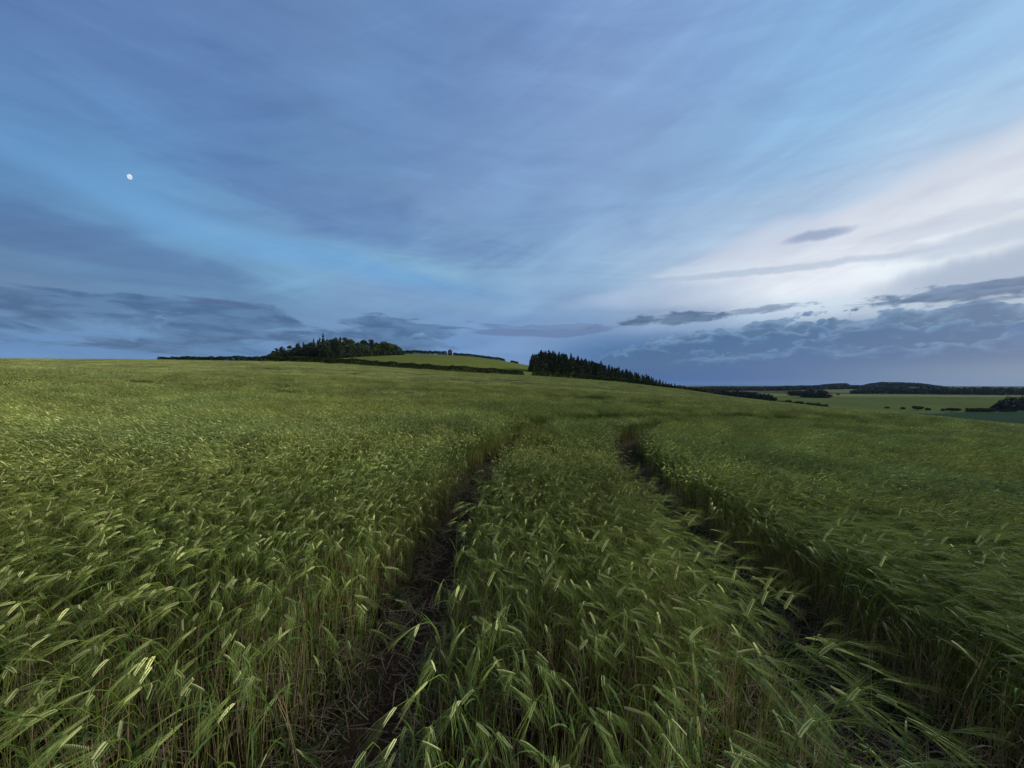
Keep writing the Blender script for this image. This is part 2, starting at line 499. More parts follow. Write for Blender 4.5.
def add_plant(g, rs, ox=0, oy=0, lod=0, yaw=0.0, wide=1.0):
    base = Geo()
    H = rs.uniform(.53, .69)
    pts, ang, side = stalk_curve(rs, H, lod)
    n = len(pts)
    tt = np.linspace(0, 1, n)[:, None]
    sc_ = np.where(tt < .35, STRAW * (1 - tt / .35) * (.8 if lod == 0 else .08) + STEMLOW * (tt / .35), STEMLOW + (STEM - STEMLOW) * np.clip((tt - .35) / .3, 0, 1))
    sc_ = sc_ * rs.uniform(.8, 1.25)
    if lod == 0:
        tube(base, pts, np.linspace(.0019, .0011, n), 3, sc_)
    elif lod == 1:
        an = rs.uniform(0, math.pi)
        ribbon(base, pts, np.linspace(.0042, .0028, n), (math.cos(an), math.sin(an), 0), None, sc_)
    elif lod == 2:
        ribbon(base, pts, np.linspace(.006, .004, n), (0, 1, 0), None, sc_)
    # ear
    L = rs.uniform(.052, .078); top = pts[-1]
    curl = rs.uniform(.1, .6)
    m = 13 if lod == 0 else (5 if lod == 1 else 3)
    s = np.linspace(0, 1, 14)
    ea = ang + curl * s
    ex = np.concatenate([[0], np.cumsum(np.sin(ea[1:]) * L / 13)]); ez = np.concatenate([[0], np.cumsum(np.cos(ea[1:]) * L / 13)])
    ey = side * .6 * s
    ear = np.stack([top[0] + ex, top[1] + ey, top[2] + ez], -1)
    tip_dir = np.array([math.sin(ea[-1]), side * .5, math.cos(ea[-1])])
    mature = rs.random() ** .8 if rs.random() < .6 else 1.0
    ec = EAR * rs.uniform(.6, 1.2) * (1 - .9 * mature) + EARD * .9 * mature
    twist = rs.uniform(0, math.pi)
    if lod == 0:
        for i in range(1, 13):
            tdir = np.array([math.sin(ea[i]), 0, math.cos(ea[i])])
            lat0 = np.array([0, 1, 0]); nor = np.cross(tdir, lat0)
            lat = lat0 * math.cos(twist) + nor * math.sin(twist)
            thn = np.cross(tdir, lat)
            for sg in (-1, 1):
                if sg == 1 and i == 12: continue
                k = ear[i] + tdir * (.003 if sg > 0 else 0)
                f = 1 - abs(i / 12 - .42) * .75
                c0 = k + lat * sg * .0034 * f
                d = tdir * .0075 + lat * sg * .0022
                w = .0030 * f
                v = [c0 - d * .7, c0 + thn * w, c0 + lat * w, c0 - thn * w, c0 - lat * w, c0 + d]
                f_ = [(0, 2, 1), (0, 3, 2), (0, 4, 3), (0, 1, 4), (5, 1, 2), (5, 2, 3), (5, 3, 4), (5, 4, 1)]
                cc = np.array([ec * .55, ec, ec * 1.1, ec, ec * .8, ec * .9])
                base.add(v, None, f_, cc)
                # awn
                al = rs.uniform(.09, .14) * (1.0 - .25 * i / 12)
                dd = tdir + lat * sg * rs.uniform(.02, .16) + thn * rs.normal(0, .07)
                dd /= np.linalg.norm(dd)
                p0 = c0 + d; p1 = p0 + dd * al * .5
                dd2 = dd + np.array([.10, 0, -.12]); dd2 /= np.linalg.norm(dd2)
                p2 = p1 + dd2 * al * .5
                an = rs.uniform(0, math.pi)
                sv = lat * math.cos(an) + thn * math.sin(an)
                ribbon(base, [p0, p1, p2], [.0007, .0005, .00025], sv, AWN * rs.uniform(.8, 1.25))
    else:
        nst = {1: 5, 2: 3, 3: 3}[lod]
        sides = {1: 4, 2: 3, 3: 3}[lod]
        idx = np.linspace(0, 13, nst).astype(int)
        rad = {5: [.002, .0050, .0054, .0044, .001], 3: [.002, .0066, .001]}[nst]
        rad = np.array(rad) * wide
        cols = np.array([ec * .7] + [ec] * (nst - 2) + [ec * .9])
        tube(base, ear[idx], rad, sides, cols)
        na = {1: 8, 2: 3, 3: 1}[lod]; aw = {1: .0012, 2: .0026, 3: .006}[lod]
        for k in range(na):
            i = int(rs.uniform(2, 13)) if lod == 1 else int(rs.uniform(5, 13))
            tdir = np.array([math.sin(ea[i]), 0, math.cos(ea[i])])
            dd = tdir + rs.normal(0, .12, 3); dd /= np.linalg.norm(dd)
            al = rs.uniform(.09, .14)
            p0 = ear[i]; p1 = p0 + dd * al * .55; p2 = p1 + (dd + np.array([.1, 0, -.12])) * al * .45
            an = rs.uniform(0, math.pi)
            sv = np.array([0, math.cos(an), math.sin(an)])
            if lod == 1: ribbon(base, [p0, p1, p2], [aw, aw * .8, aw * .3], sv, AWN * rs.uniform(.8, 1.2))
            else: ribbon(base, [p0, p2], [aw, aw * .4], sv, AWN * rs.uniform(.8, 1.2))
    # leaves
    nl = {0: 1 + (rs.random() < .5), 1: 1 + (rs.random() < .5), 2: 1, 3: 1}[lod]
    for k in range(nl):
        hfrac = [.66, .48, .3, .9][k] + rs.uniform(-.08, .08)
        if lod >= 2: hfrac = rs.uniform(.55, .8)
        hfrac = min(hfrac, .88)
        zz = np.linspace(0, 1, n) ** .8
        p0 = np.array([np.interp(hfrac, zz, pts[:, i]) for i in range(3)])
        az = rs.normal(0, 1.0) if rs.random() < .7 else rs.uniform(-3.14, 3.14)
        LL = rs.uniform(.09, .18) * (1.15 if hfrac < .7 else .8)
        ns = {0: 7, 1: 4, 2: 3, 3: 2}[lod]
        e0 = rs.uniform(.25, .55); e1 = e0 + rs.uniform(.9, 2.0)
        u = np.linspace(0, 1, ns)
        ee = e0 + (e1 - e0) * u ** 1.4
        hx = np.concatenate([[0], np.cumsum(np.sin(ee[1:])) * LL / (ns - 1)])
        hz = np.concatenate([[0], np.cumsum(np.cos(ee[1:])) * LL / (ns - 1)])
        # wind drags the blade downwind
        drag = .05 * u ** 2
        P = np.stack([p0[0] + hx * math.cos(az) + drag, p0[1] + hx * math.sin(az), p0[2] + hz], -1)
        W = rs.uniform(.005, .008) * np.sin(np.clip(u * .9 + .12, 0, 1) * math.pi) ** .6
        W[-1] = .0006
        if lod >= 2: W = W * (1.5 if lod == 2 else 2.2)
        tw = rs.uniform(-.8, .8) * u
        lat = np.array([-math.sin(az), math.cos(az), 0])
        S = np.stack([lat * math.cos(a) + np.array([0, 0, 1]) * math.sin(a) for a in tw])
        lc = (LEAF if rs.random() < .6 else LEAFB) * rs.uniform(.75, 1.35)
        if hfrac < .42 and rs.random() < .5: lc = lc * .3 + STRAW * .6
        ribbon(base, P, W, S, lc)
    if lod == 0:      # withered leaves low on the stem
        for k in range(rs.integers(1, 3)):
            h0 = rs.uniform(.04, .3) * H
            az = rs.uniform(-3.14, 3.14); LL = rs.uniform(.06, .16)
            u = np.linspace(0, 1, 5)
            ee = rs.uniform(.4, 1.0) + rs.uniform(1.0, 2.4) * u
            hx = np.concatenate([[0], np.cumsum(np.sin(ee[1:])) * LL / 4]); hz = np.concatenate([[0], np.cumsum(np.cos(ee[1:])) * LL / 4])
            P = np.stack([pts[1][0] * .5 + hx * math.cos(az), hx * math.sin(az), h0 + hz], -1)
            P[:, 2] = np.maximum(P[:, 2], .004)
            lat = np.array([-math.sin(az), math.cos(az), 0])
            S = np.stack([lat * math.cos(a) + np.array([0, 0, 1]) * math.sin(a) for a in rs.uniform(-1, 1) + 2 * u])
            ribbon(base, P, [.005, .006, .005, .003, .001], S, STRAW * rs.uniform(.5, 1.15))
    # bare tillers between the eared stems
    for k in range({0: 3, 1: 1, 2: 0, 3: 0}[lod]):
        hh = rs.uniform(.24, .50); ox_, oy_ = rs.normal(0, .022, 2); ln = rs.normal(.03, .05, 2)
        u = np.linspace(0, 1, 4 if lod == 0 else 3)
        P = np.stack([ox_ + ln[0] * u ** 2, oy_ + ln[1] * u ** 2, u * hh], -1)
        cc = (STRAW * 1.15 if rs.random() < .45 else (STEMLOW if rs.random() < .5 else STEM)) * rs.uniform(.6, 1.15)
        an = rs.uniform(0, math.pi)
        ribbon(base, P, np.linspace(.0032, .0014, len(u)) * (1.0 if lod == 0 else 1.2), (math.cos(an), math.sin(an), 0), cc)
    V = np.concatenate(base.v)
    c, s_ = math.cos(yaw), math.sin(yaw)
    V = np.stack([V[:, 0] * c - V[:, 1] * s_ + ox, V[:, 0] * s_ + V[:, 1] * c + oy, V[:, 2]], -1)
    Q = np.concatenate(base.q) if base.q else None
    T_ = np.concatenate(base.t) if base.t else None
    g.add(V, Q, T_, np.concatenate(base.c))


def make_lib(prefix, specs):
    coll = bpy.data.collections.new(prefix)
    for i, fn in enumerate(specs):
        g = Geo(); fn(g, np.random.default_rng(100 + i))
        o = bpy.data.objects.new('%s_%02d' % (prefix, i), g.mesh('%s_%02d' % (prefix, i), M_CROP))
        coll.objects.link(o)
    return coll


def clump(n, size, lod, wide=1.0):
    def fn(g, rs):
        for k in range(n):
            # jittered disc-square mix so that patches interlock
            x = (rs.random() - .5) * size * 1.25; y = (rs.random() - .5) * size * 1.25
            add_plant(g, rs, x, y, lod, rs.normal(0, .28), wide)
    return fn


libA = make_lib('barley_stalk', [clump(1, 0, 0)] * 24)
libB = make_lib('barley_tuft', [clump(50, .34, 1, 1.0)] * 8)
libC = make_lib('barley_patch', [clump(330, 1.0, 2, 1.3)] * 6)
libD = make_lib('barley_stand', [clump(2300, 4.0, 3, 2.7)] * 4)


def scatter_object(name, coll, P, rot, scl, idx, nvar, mat):
    me = bpy.data.meshes.new(name + '_points')
    me.vertices.add(len(P)); me.vertices.foreach_set('co', np.asarray(P, dtype=np.float32).ravel())
    for nm, arr in (('rot', rot), ('scl', scl)):
        a = me.attributes.new(nm, 'FLOAT_VECTOR', 'POINT'); a.data.foreach_set('vector', np.asarray(arr, dtype=np.float32).ravel())
    a = me.attributes.new('var', 'INT', 'POINT'); a.data.foreach_set('value', np.asarray(idx, dtype=np.int32))
    me.materials.append(mat)
    o = link(name, me)
    ng = bpy.data.node_groups.new(name + '_scatter', 'GeometryNodeTree')
    ng.interface.new_socket(name='Geometry', in_out='INPUT', socket_type='NodeSocketGeometry')
    ng.interface.new_socket(name='Geometry', in_out='OUTPUT', socket_type='NodeSocketGeometry')
    N = ng.nodes; Lk = ng.links
    gi = N.new('NodeGroupInput'); go = N.new('NodeGroupOutput')
    ci = N.new('GeometryNodeCollectionInfo'); ci.inputs['Collection'].default_value = coll
    ci.inputs['Separate Children'].default_value = True
    ip = N.new('GeometryNodeInstanceOnPoints'); ip.inputs['Pick Instance'].default_value = True
    def named(nm, ty):
        k = N.new('GeometryNodeInputNamedAttribute'); k.data_type = ty; k.inputs['Name'].default_value = nm
        return [s for s in k.outputs if s.enabled and s.name == 'Attribute'][0]
    er = N.new('FunctionNodeEulerToRotation')
    Lk.new(named('rot', 'FLOAT_VECTOR'), er.inputs[0])
    Lk.new(gi.outputs[0], ip.inputs['Points']); Lk.new(ci.outputs[0], ip.inputs['Instance'])
    Lk.new(named('var', 'INT'), ip.inputs['Instance Index'])
    Lk.new(er.outputs[0], ip.inputs['Rotation']); Lk.new(named('scl', 'FLOAT_VECTOR'), ip.inputs['Scale'])
    Lk.new(ip.outputs[0], go.inputs[0])
    md = o.modifiers.new('scatter', 'NODES'); md.node_group = ng
    return o


WIND = math.atan2(-1, .14)     # the wind combs the ears towards the camera and slightly right


def track_dist(x, y): return np.minimum(dist_poly(x, y, LEFT), dist_poly(x, y, RIGHT))


def gust(x, y):
    a = fbm(x * .45 + 7, y * .45, 3, 31)
    b = fbm(x * .10, y * .16, 3, 41)
    return a - .5, b - .5


def grid_points(step, rmin, rmax, azmax, depth=False):
    m = rmax * (2.2 if depth else 1.0)
    xs = np.arange(-m, m, step); ys = np.arange(-rmax if not depth else 0, rmax, step)
    Xg, Yg = np.meshgrid(xs, ys); x = Xg.ravel(); y = Yg.ravel()
    x = x + rng.uniform(-.5, .5, len(x)) * step; y = y + rng.uniform(-.5, .5, len(y)) * step
    r = np.hypot(x, y); th = np.degrees(np.abs(np.arctan2(x, y)))
    return x, y, r, th


def place(x, y, nvar, pitch_amp, yaw_j, hs, seed):
    n = len(x); z = ground_z(x, y)
    a, b = gust(x, y)
    rs = np.random.default_rng(seed)
    pitch = (a * .9 + b * .9) * pitch_amp + rs.normal(0, .07, n) * (pitch_amp > 0)
    rot = np.stack([rs.normal(0, .05, n), pitch, WIND + rs.normal(0, yaw_j, n) + a * 1.2], -1)
    s = hs * (1 + .40 * b + .42 * a - .30 * smooth01((fbm(x * .16, y * .5, 3, 91) - .56) * 7) * smooth01((np.hypot(x, y) - 7) / 8)) * rs.uniform(.93, 1.07, n)
    scl = np.stack([np.ones(n) * (.97 + .06 * rs.random(n)), np.ones(n), s], -1)
    return np.stack([x, y, z], -1), rot, scl, rs.integers(0, nvar, n)


RA, RB, RC = 5.2, 21.0, 48.0
AZ = 62
# nearest: single stalks
x, y, r, th = grid_points(.049, 0, RA + .6, AZ)
td = track_dist(x, y) + (fbm(x * 3, y * 3, 2, 77) - .5) * .14
tr = np.where(dist_poly(x, y, LEFT) < dist_poly(x, y, RIGHT), .20, .36)
k = (r < RA + rng.uniform(-.4, .5, len(r))) & ((th < AZ) | (r < 2.2)) & (td > tr)
# rows of drilled corn, thinner strip next to the wheelings
k &= rng.random(len(r)) < np.where(td < tr + .12, .75, .97) * np.clip(.14 + .22 * r, .48, 1)
pA = place(x[k], y[k], 24, .30, .34, 1.0, 1)
# shorter, stunted plants at the very edges
tA = td[k]; pA[2][:, 2] *= np.where(tA < .30, rng.uniform(.55, 1.0, len(tA)), 1)
oA = scatter_object('barley_crop', libA, *pA, 24, M_CROP)
tag(oA, kind='stuff')
print('A', k.sum())
# tufts
x, y, r, th = grid_points(.30, 0, 34, AZ)
td = track_dist(x, y)
k = (r > RA - .1 + rng.uniform(-.15, .15, len(r))) & ((r < RB + rng.uniform(-1, 1, len(r))) | ((r < 34) & (r > RB - 1) & (td < 1.75))) & (th < AZ) & (td > np.where(dist_poly(x, y, LEFT) < dist_poly(x, y, RIGHT), .40, .47) + np.where(dist_poly(x, y, LEFT) < dist_poly(x, y, RIGHT), .45, .12) * smooth01((y - 9.5) / 3.5))
pB = place(x[k], y[k], 8, .30, .22, 1.0, 2)
oB = scatter_object('barley_crop', libB, *pB, 8, M_CROP); tag(oB, kind='stuff')
print('B', k.sum())
x, y, r, th = grid_points(.88, 0, RC + 2, AZ)
td = track_dist(x, y)
k = (r > RB + rng.uniform(-1, 0.2, len(r))) & (r < RC + rng.uniform(-2, 2, len(r))) & (th < AZ) & (td > 1.30)
pC = place(x[k], y[k], 6, .22, .16, 1.0, 3)
oC = scatter_object('barley_crop', libC, *pC, 6, M_CROP); tag(oC, kind='stuff')
print('C', k.sum())
x, y, r, th = grid_points(3.5, 0, 200, AZ, depth=True)
px = 512 + F * x / np.maximum(y, 1)
k = (r > RC + rng.uniform(-2, .5, len(r))) & (y < field_edge(px) - 1) & (th < 58)
pD = place(x[k], y[k], 4, 0.0, .10, 1.0, 4)
# stands lie along the slope of the land
xx, yy = x[k], y[k]; e = 1.5
sx = (ground_z(xx + e, yy) - ground_z(xx - e, yy)) / (2 * e); sy = (ground_z(xx, yy + e) - ground_z(xx, yy - e)) / (2 * e)
from mathutils import Matrix, Vector, Euler
rots = []
for a, b, yaw in zip(sx, sy, pD[1][:, 2]):
    nrm = Vector((-a, -b, 1)).normalized()
    q = Vector((0, 0, 1)).rotation_difference(nrm)
    rots.append((q.to_matrix() @ Matrix.Rotation(yaw, 3, 'Z')).to_euler()[:])
oD = scatter_object('barley_crop', libD, pD[0], rots, pD[2], pD[3], 4, M_CROP); tag(oD, kind='stuff')
print('D', k.sum())

# ------------------------------------------------------------------ litter and weeds in the wheelings
def straw_bits(g, rs):
    for k in range(26):
        L = rs.uniform(.04, .16); az = rs.uniform(0, 6.28); x, y = rs.uniform(-.13, .13, 2)
        u = np.linspace(-.5, .5, 4)
        z = .012 + rs.uniform(0, .05) + rs.uniform(-.1, .35) * L * (u + .5) + rs.uniform(0, .02) * np.sin(u * 3)
        P = np.stack([x + math.cos(az) * L * u, y + math.sin(az) * L * u + .02 * u * u, np.maximum(z, .004)], -1)
        w = rs.uniform(.002, .005)
        ribbon(g, P, [w * .7, w, w, w * .4], (-math.sin(az), math.cos(az), rs.uniform(-.6, .6)), STRAW * rs.uniform(.35, 1.1))


def weed_tuft(g, rs):
    for k in range(16):
        az = rs.uniform(0, 6.28); L = rs.uniform(.06, .26); x, y = rs.normal(0, .03, 2)
        u = np.linspace(0, 1, 6); ee = rs.uniform(.1, .7) + rs.uniform(.3, 1.5) * u
        hx = np.concatenate([[0], np.cumsum(np.sin(ee[1:])) * L / 5]); hz = np.concatenate([[0], np.cumsum(np.cos(ee[1:])) * L / 5])
        P = np.stack([x + hx * math.cos(az), y + hx * math.sin(az), hz], -1)
        ribbon(g, P, [.003, .006, .007, .006, .004, .0005], (-math.sin(az), math.cos(az), 0), LEAF * rs.uniform(.5, 1.3))


def clod(g, rs):
    n1, n2 = 5, 8
    v = []
    for i in range(n1 + 1):
        ph = math.pi * i / n1
        for j in range(n2):
            a = 2 * math.pi * j / n2; rr_ = rs.uniform(.7, 1.15)
            v.append((math.sin(ph) * math.cos(a) * rr_, math.sin(ph) * math.sin(a) * rr_, math.cos(ph) * .7 * rr_))
    v = np.array(v) * .016
    q = [(i * n2 + j, (i + 1) * n2 + j, (i + 1) * n2 + (j + 1) % n2, i * n2 + (j + 1) % n2) for i in range(n1) for j in range(n2)]
    g.add(v, q, None, np.array([.055, .033, .022]) * rs.uniform(.7, 1.2))


libL = make_lib('straw_litter_piece', [straw_bits] * 6)
libW = make_lib('weed_tuft_piece', [weed_tuft] * 6)
libS = make_lib('soil_clod_piece', [clod] * 5)


def along(n, wid, ymax, seed, bias=0):
    rs = np.random.default_rng(seed)
    xs, ys = [], []
    for P in (LEFT, RIGHT):
        seg = np.hypot(*(P[1:] - P[:-1]).T); cum = np.concatenate([[0], np.cumsum(seg)])
        s0 = np.interp(-1.5, P[:, 1], cum); s1 = np.interp(ymax, P[:, 1], cum)
        s = rs.uniform(s0, s1, n)
        cx = np.interp(s, cum, P[:, 0]); cy = np.interp(s, cum, P[:, 1])
        tx = np.interp(s + .1, cum, P[:, 0]) - cx; ty = np.interp(s + .1, cum, P[:, 1]) - cy
        L = np.hypot(tx, ty); o = rs.normal(bias, wid, n)
        xs.append(cx + ty / L * o); ys.append(cy - tx / L * o)
    return np.concatenate(xs), np.concatenate(ys)


def litter(name, coll, nvar, n, wid, ymax, seed, smin, smax, label, cat, mind=0):
    x, y = along(n, wid, ymax, seed)
    if mind:
        d = track_dist(x, y); kk = d > mind; x, y = x[kk], y[kk]
    rs = np.random.default_rng(seed + 50); m = len(x)
    s = rs.uniform(smin, smax, m)
    o = scatter_object(name, coll, np.stack([x, y, ground_z(x, y)], -1), np.stack([np.zeros(m), np.zeros(m), rs.uniform(0, 6.28, m)], -1),
                       np.stack([s, s, s], -1), rs.integers(0, nvar, m), nvar, M_CROP)
    tag(o, label, cat, kind='stuff')


litter('straw_litter', libL, 6, 800, .36, 8, 11, .7, 1.2, 'pale withered leaves and straw lying along the wheel tracks', 'straw', .10)
litter('track_weeds', libW, 6, 2600, .28, 22, 12, .35, .95, 'low dark green grass weeds sprouting inside the wheel tracks', 'weeds', .10)
litter('soil_clods', libS, 5, 2600, .16, 9, 13, .3, 1.5, 'small reddish brown clods of earth in the wheel tracks', 'soil')

tag(oA, 'green bearded barley bowed by the wind, tall stalks nearest the camera', 'barley')
tag(oB, 'green bearded barley lining the curve of the wheel tracks', 'barley')
tag(oC, 'rippling green barley in the middle of the field beyond the tracks', 'barley')
tag(oD, 'smooth distant barley rising to the far hedges of the field', 'barley')

# ------------------------------------------------------------------ trees
def leaf_cloud(g, cen, rad, n, size, rs, shell=.35):
    """n leaf-clump faces through the volume of an ellipsoid, denser near its outside"""
    d = rs.normal(0, 1, (n, 3)); d /= np.linalg.norm(d, axis=1)[:, None]
    rr_ = rs.uniform(shell, 1.0, n) ** .6
    P = np.asarray(cen) + d * np.asarray(rad) * rr_[:, None]
    quads(g, P, size, rs, d)


def quads(g, P, size, rs, d=None):
    n = len(P)
    nrm = rs.normal(0, 1, (n, 3)) + (0 if d is None else d * 1.0)
    nrm /= np.linalg.norm(nrm, axis=1)[:, None]
    a = np.cross(nrm, rs.normal(0, 1, (n, 3))); a /= np.linalg.norm(a, axis=1)[:, None]
    b = np.cross(nrm, a)
    s = (size * rs.uniform(.55, 1.3, n))[:, None] * .5
    v = np.empty((n, 4, 3))
    v[:, 0] = P - a * s; v[:, 1] = P - b * s * .7; v[:, 2] = P + a * s * 1.1; v[:, 3] = P + b * s * .7
    q = np.arange(4 * n).reshape(n, 4)
    g.add(v.reshape(-1, 3), q, None)


def trunk_mesh(name, H, r0, rs, limbs=5, top=.85):
    g = Geo()
    n = 7; u = np.linspace(0, 1, n)
    P = np.stack([np.cumsum(rs.normal(0, .02 * H / n, n)), np.cumsum(rs.normal(0, .02 * H / n, n)), u * H * top - .3], -1)
    P[0, :2] = 0
    tube(g, P, r0 * (1 - .8 * u), 7, np.ones((n, 3)))
    for k in range(limbs):
        f = rs.uniform(.35, .85); i = int(f * (n - 1)); az = rs.uniform(0, 6.28); L = H * rs.uniform(.15, .28)
        Q = [P[i] + np.array([math.cos(az), math.sin(az), .0]) * L * t + np.array([0, 0, .6 * L * t]) for t in (0, .5, 1)]
        tube(g, Q, [r0 * .35, r0 * .2, r0 * .06], 5, np.ones((3, 3)))
    return g.mesh(name, M_BARK, True)


def conifer_crown(name, rs, H=12., Rr=2.4, n=900):
    g = Geo(); P = []
    lv = 26
    for i in range(lv):
        h = .08 + .92 * i / lv
        rad = Rr * (1 - h) ** .85 * rs.uniform(.75, 1.15) + .12
        nb = max(4, int(9 * (1 - h) + 3))
        for b in range(nb):
            az = rs.uniform(0, 6.28); ln = rad * rs.uniform(.65, 1.15)
            m = max(2, int(n / lv / nb * (1.6 - h)))
            t_ = rs.uniform(.15, 1, m)
            P.append(np.stack([math.cos(az) * ln * t_, math.sin(az) * ln * t_, h * H - .22 * ln * t_ + rs.normal(0, .12, m)], -1))
    P = np.concatenate(P)
    quads(g, P, .62, rs)
    quads(g, np.stack([rs.normal(0, .07, 12), rs.normal(0, .07, 12), H * np.linspace(.93, 1.04, 12)], -1), .32, rs)
    return g.mesh(name, M_CONIFER)


def pine_crown(name, rs, H=13.):
    g = Geo()
    for k in range(11):
        h = rs.uniform(.42, .97); a = rs.uniform(0, 6.28); d = 2.3 * math.sqrt(max(0, 1.02 - h)) * rs.uniform(.3, 1.3)
        leaf_cloud(g, (d * math.cos(a), d * math.sin(a), h * H), (1.5, 1.5, 1.0), 120, .55, rs, .2)
    leaf_cloud(g, (0, 0, .95 * H), (.9, .9, 1.1), 90, .5, rs, .2)
    return g.mesh(name, M_PINE)


def broad_crown(name, rs, H=11., Rr=4.0, mat=None):
    g = Geo()
    for k in range(26):
        d = rs.normal(0, 1, 3); d /= np.linalg.norm(d); d[2] = abs(d[2]) * 1.1 - .35
        q = rs.uniform(.35, .85)
        leaf_cloud(g, (d[0] * Rr * q, d[1] * Rr * q, H * .56 + d[2] * H * .40 * q), (1.35, 1.35, 1.05), 85, .5, rs, .2)
    return g.mesh(name, mat or M_BROAD)


KINDS = {}
for i in range(5): KINDS['conifer', i] = (conifer_crown('conifer_crown', np.random.default_rng(i + 5), 12, rng.uniform(1.9, 2.7)), trunk_mesh('conifer_trunk', 12, .2, np.random.default_rng(i), 3), 12.)
for i in range(4): KINDS['pine', i] = (pine_crown('pine_crown', np.random.default_rng(i + 15)), trunk_mesh('pine_trunk', 13, .25, np.random.default_rng(i + 20), 6), 13.)
for i in range(4): KINDS['broad', i] = (broad_crown('broad_crown', np.random.default_rng(i + 35)), trunk_mesh('broad_trunk', 11, .3, np.random.default_rng(i + 40), 7, .7), 11.)
for i in range(4): KINDS['bush', i] = (broad_crown('bush_crown', np.random.default_rng(i + 55), 3.6, 2.6, M_HEDGE), trunk_mesh('bush_trunk', 3.6, .12, np.random.default_rng(i + 60), 6, .6), 3.6)
NAMES = {'conifer': 'conifer_tree', 'pine': 'pine_tree', 'broad': 'broadleaf_tree', 'bush': 'bush'}
CATS = {'conifer': 'conifer', 'pine': 'pine', 'broad': 'tree', 'bush': 'bush'}


def tree(kind, px, Y, top=None, H=None, label='', group=None, wide=1.0, cat=None, seed=0):
    x, y = at(px, Y); z = gz(x, y)
    if H is None: H = max(2.0, EYE + Y * (384 - top) / F - z)
    rs = random.Random(seed * 31 + int(px * 10))
    nv = 5 if kind == 'conifer' else 4
    crown, trunk, H0 = KINDS[kind, rs.randrange(nv)]
    e = bpy.data.objects.new(NAMES[kind], None); ROOT.objects.link(e)
    e.location = (x, y, z - .05); e.rotation_euler = (0, 0, rs.uniform(0, 6.28))
    s = H / H0
    w = s * wide * rs.uniform(.9, 1.1)
    e.scale = (w, w, s)
    tag(e, label, cat or CATS[kind], group)
    link('crown', crown, e); link('trunk', trunk, e)
    return e


def line(pts, p): return float(np.interp(p, [a for a, b in pts], [b for a, b in pts]))


# wood on the hill to the left
LT = [(268, 354), (276, 349), (288, 347.5), (300, 343.5), (312, 340), (318, 338), (330, 338), (345, 338.5), (356, 339.5), (366, 342), (378, 341), (388, 340.5), (396, 344), (404, 350)]
i = 0
for row, (dY, dtop) in enumerate(((0, 4.5), (7, 2.0), (14, 0), (21, .4))):
    for px in np.arange(271 + row * 1.3, 403, 4.8):
        i += 1
        Y = 243 + dY + 1.15 * max(0, px - 338) + rng.uniform(-2, 2)
        p = px + rng.uniform(-1.6, 1.6)
        t = line(LT, p) + dtop + rng.uniform(-1.8, 2.6)
        if row == 0 and rng.random() < .3: t += 2
        if p > 372: kind = 'broad'
        elif p > 352: kind = 'pine' if rng.random() < .6 else 'broad'
        else: kind = 'pine' if rng.random() < .5 else 'conifer'
        lab = {'pine': 'dark rounded pine packed into the hilltop wood on the left', 'conifer': 'dark pointed conifer packed into the hilltop wood on the left',
               'broad': 'dark green leafy tree at the right end of the hilltop wood'}[kind]
        tree(kind, p, Y, t, None, lab, 'trees of the left hilltop wood', 1.15 if kind != 'conifer' else 1.3, seed=i)
tree('conifer', 323, 252, 333.0, None, 'tallest pointed conifer, its tip standing above the left hilltop wood', 'trees of the left hilltop wood', .8, seed=500)
tree('broad', 386, 300, 340, None, 'large rounded leafy tree bulging near the right end of the hilltop wood', 'trees of the left hilltop wood', 1.3, seed=501)
tree('broad', 274, 240, 351, None, 'small lone tree standing at the left end of the hilltop wood', 'trees of the left hilltop wood', 1.1, seed=502)

# conifer plantation down the slope
CT = [(527, 362), (531, 356), (536, 352.5), (542, 351), (550, 351.5), (562, 353.5), (572, 356), (584, 359), (596, 362), (606, 365), (620, 368.5), (632, 371.5), (645, 375), (658, 379), (670, 383), (684, 387.5)]
i = 0
for row in range(4):
    for px in np.arange(531 + row * 1.1, 684 - row * 2, 3.7):
        i += 1
        p = px + rng.uniform(-1.1, 1.1)
        Y = 236 + (p - 529) * .55 + row * 6 + rng.uniform(-2, 2)
        t = line(CT, p) + (1.8 - row * .8) + rng.uniform(-1.3, 2.0)
        if rng.random() < .04: continue
        x, y = at(p, Y); H = EYE + Y * (384 - t) / F - gz(x, y)
        H = min(max(H, 3.5), 16)
        lab = 'slender dark conifer in the plantation that follows the slope down to the right'
        tree('conifer', p, Y, None, H, lab, 'plantation conifers', 1.6, seed=600 + i)
tree('conifer', 601, 262, 360.5, None, 'conifer standing clear above its neighbours midway down the plantation', 'plantation conifers', 1.1, seed=900)
tree('conifer', 571, 250, 353.0, None, 'tall conifer spire in the upper half of the plantation', 'plantation conifers', 1.0, seed=901)


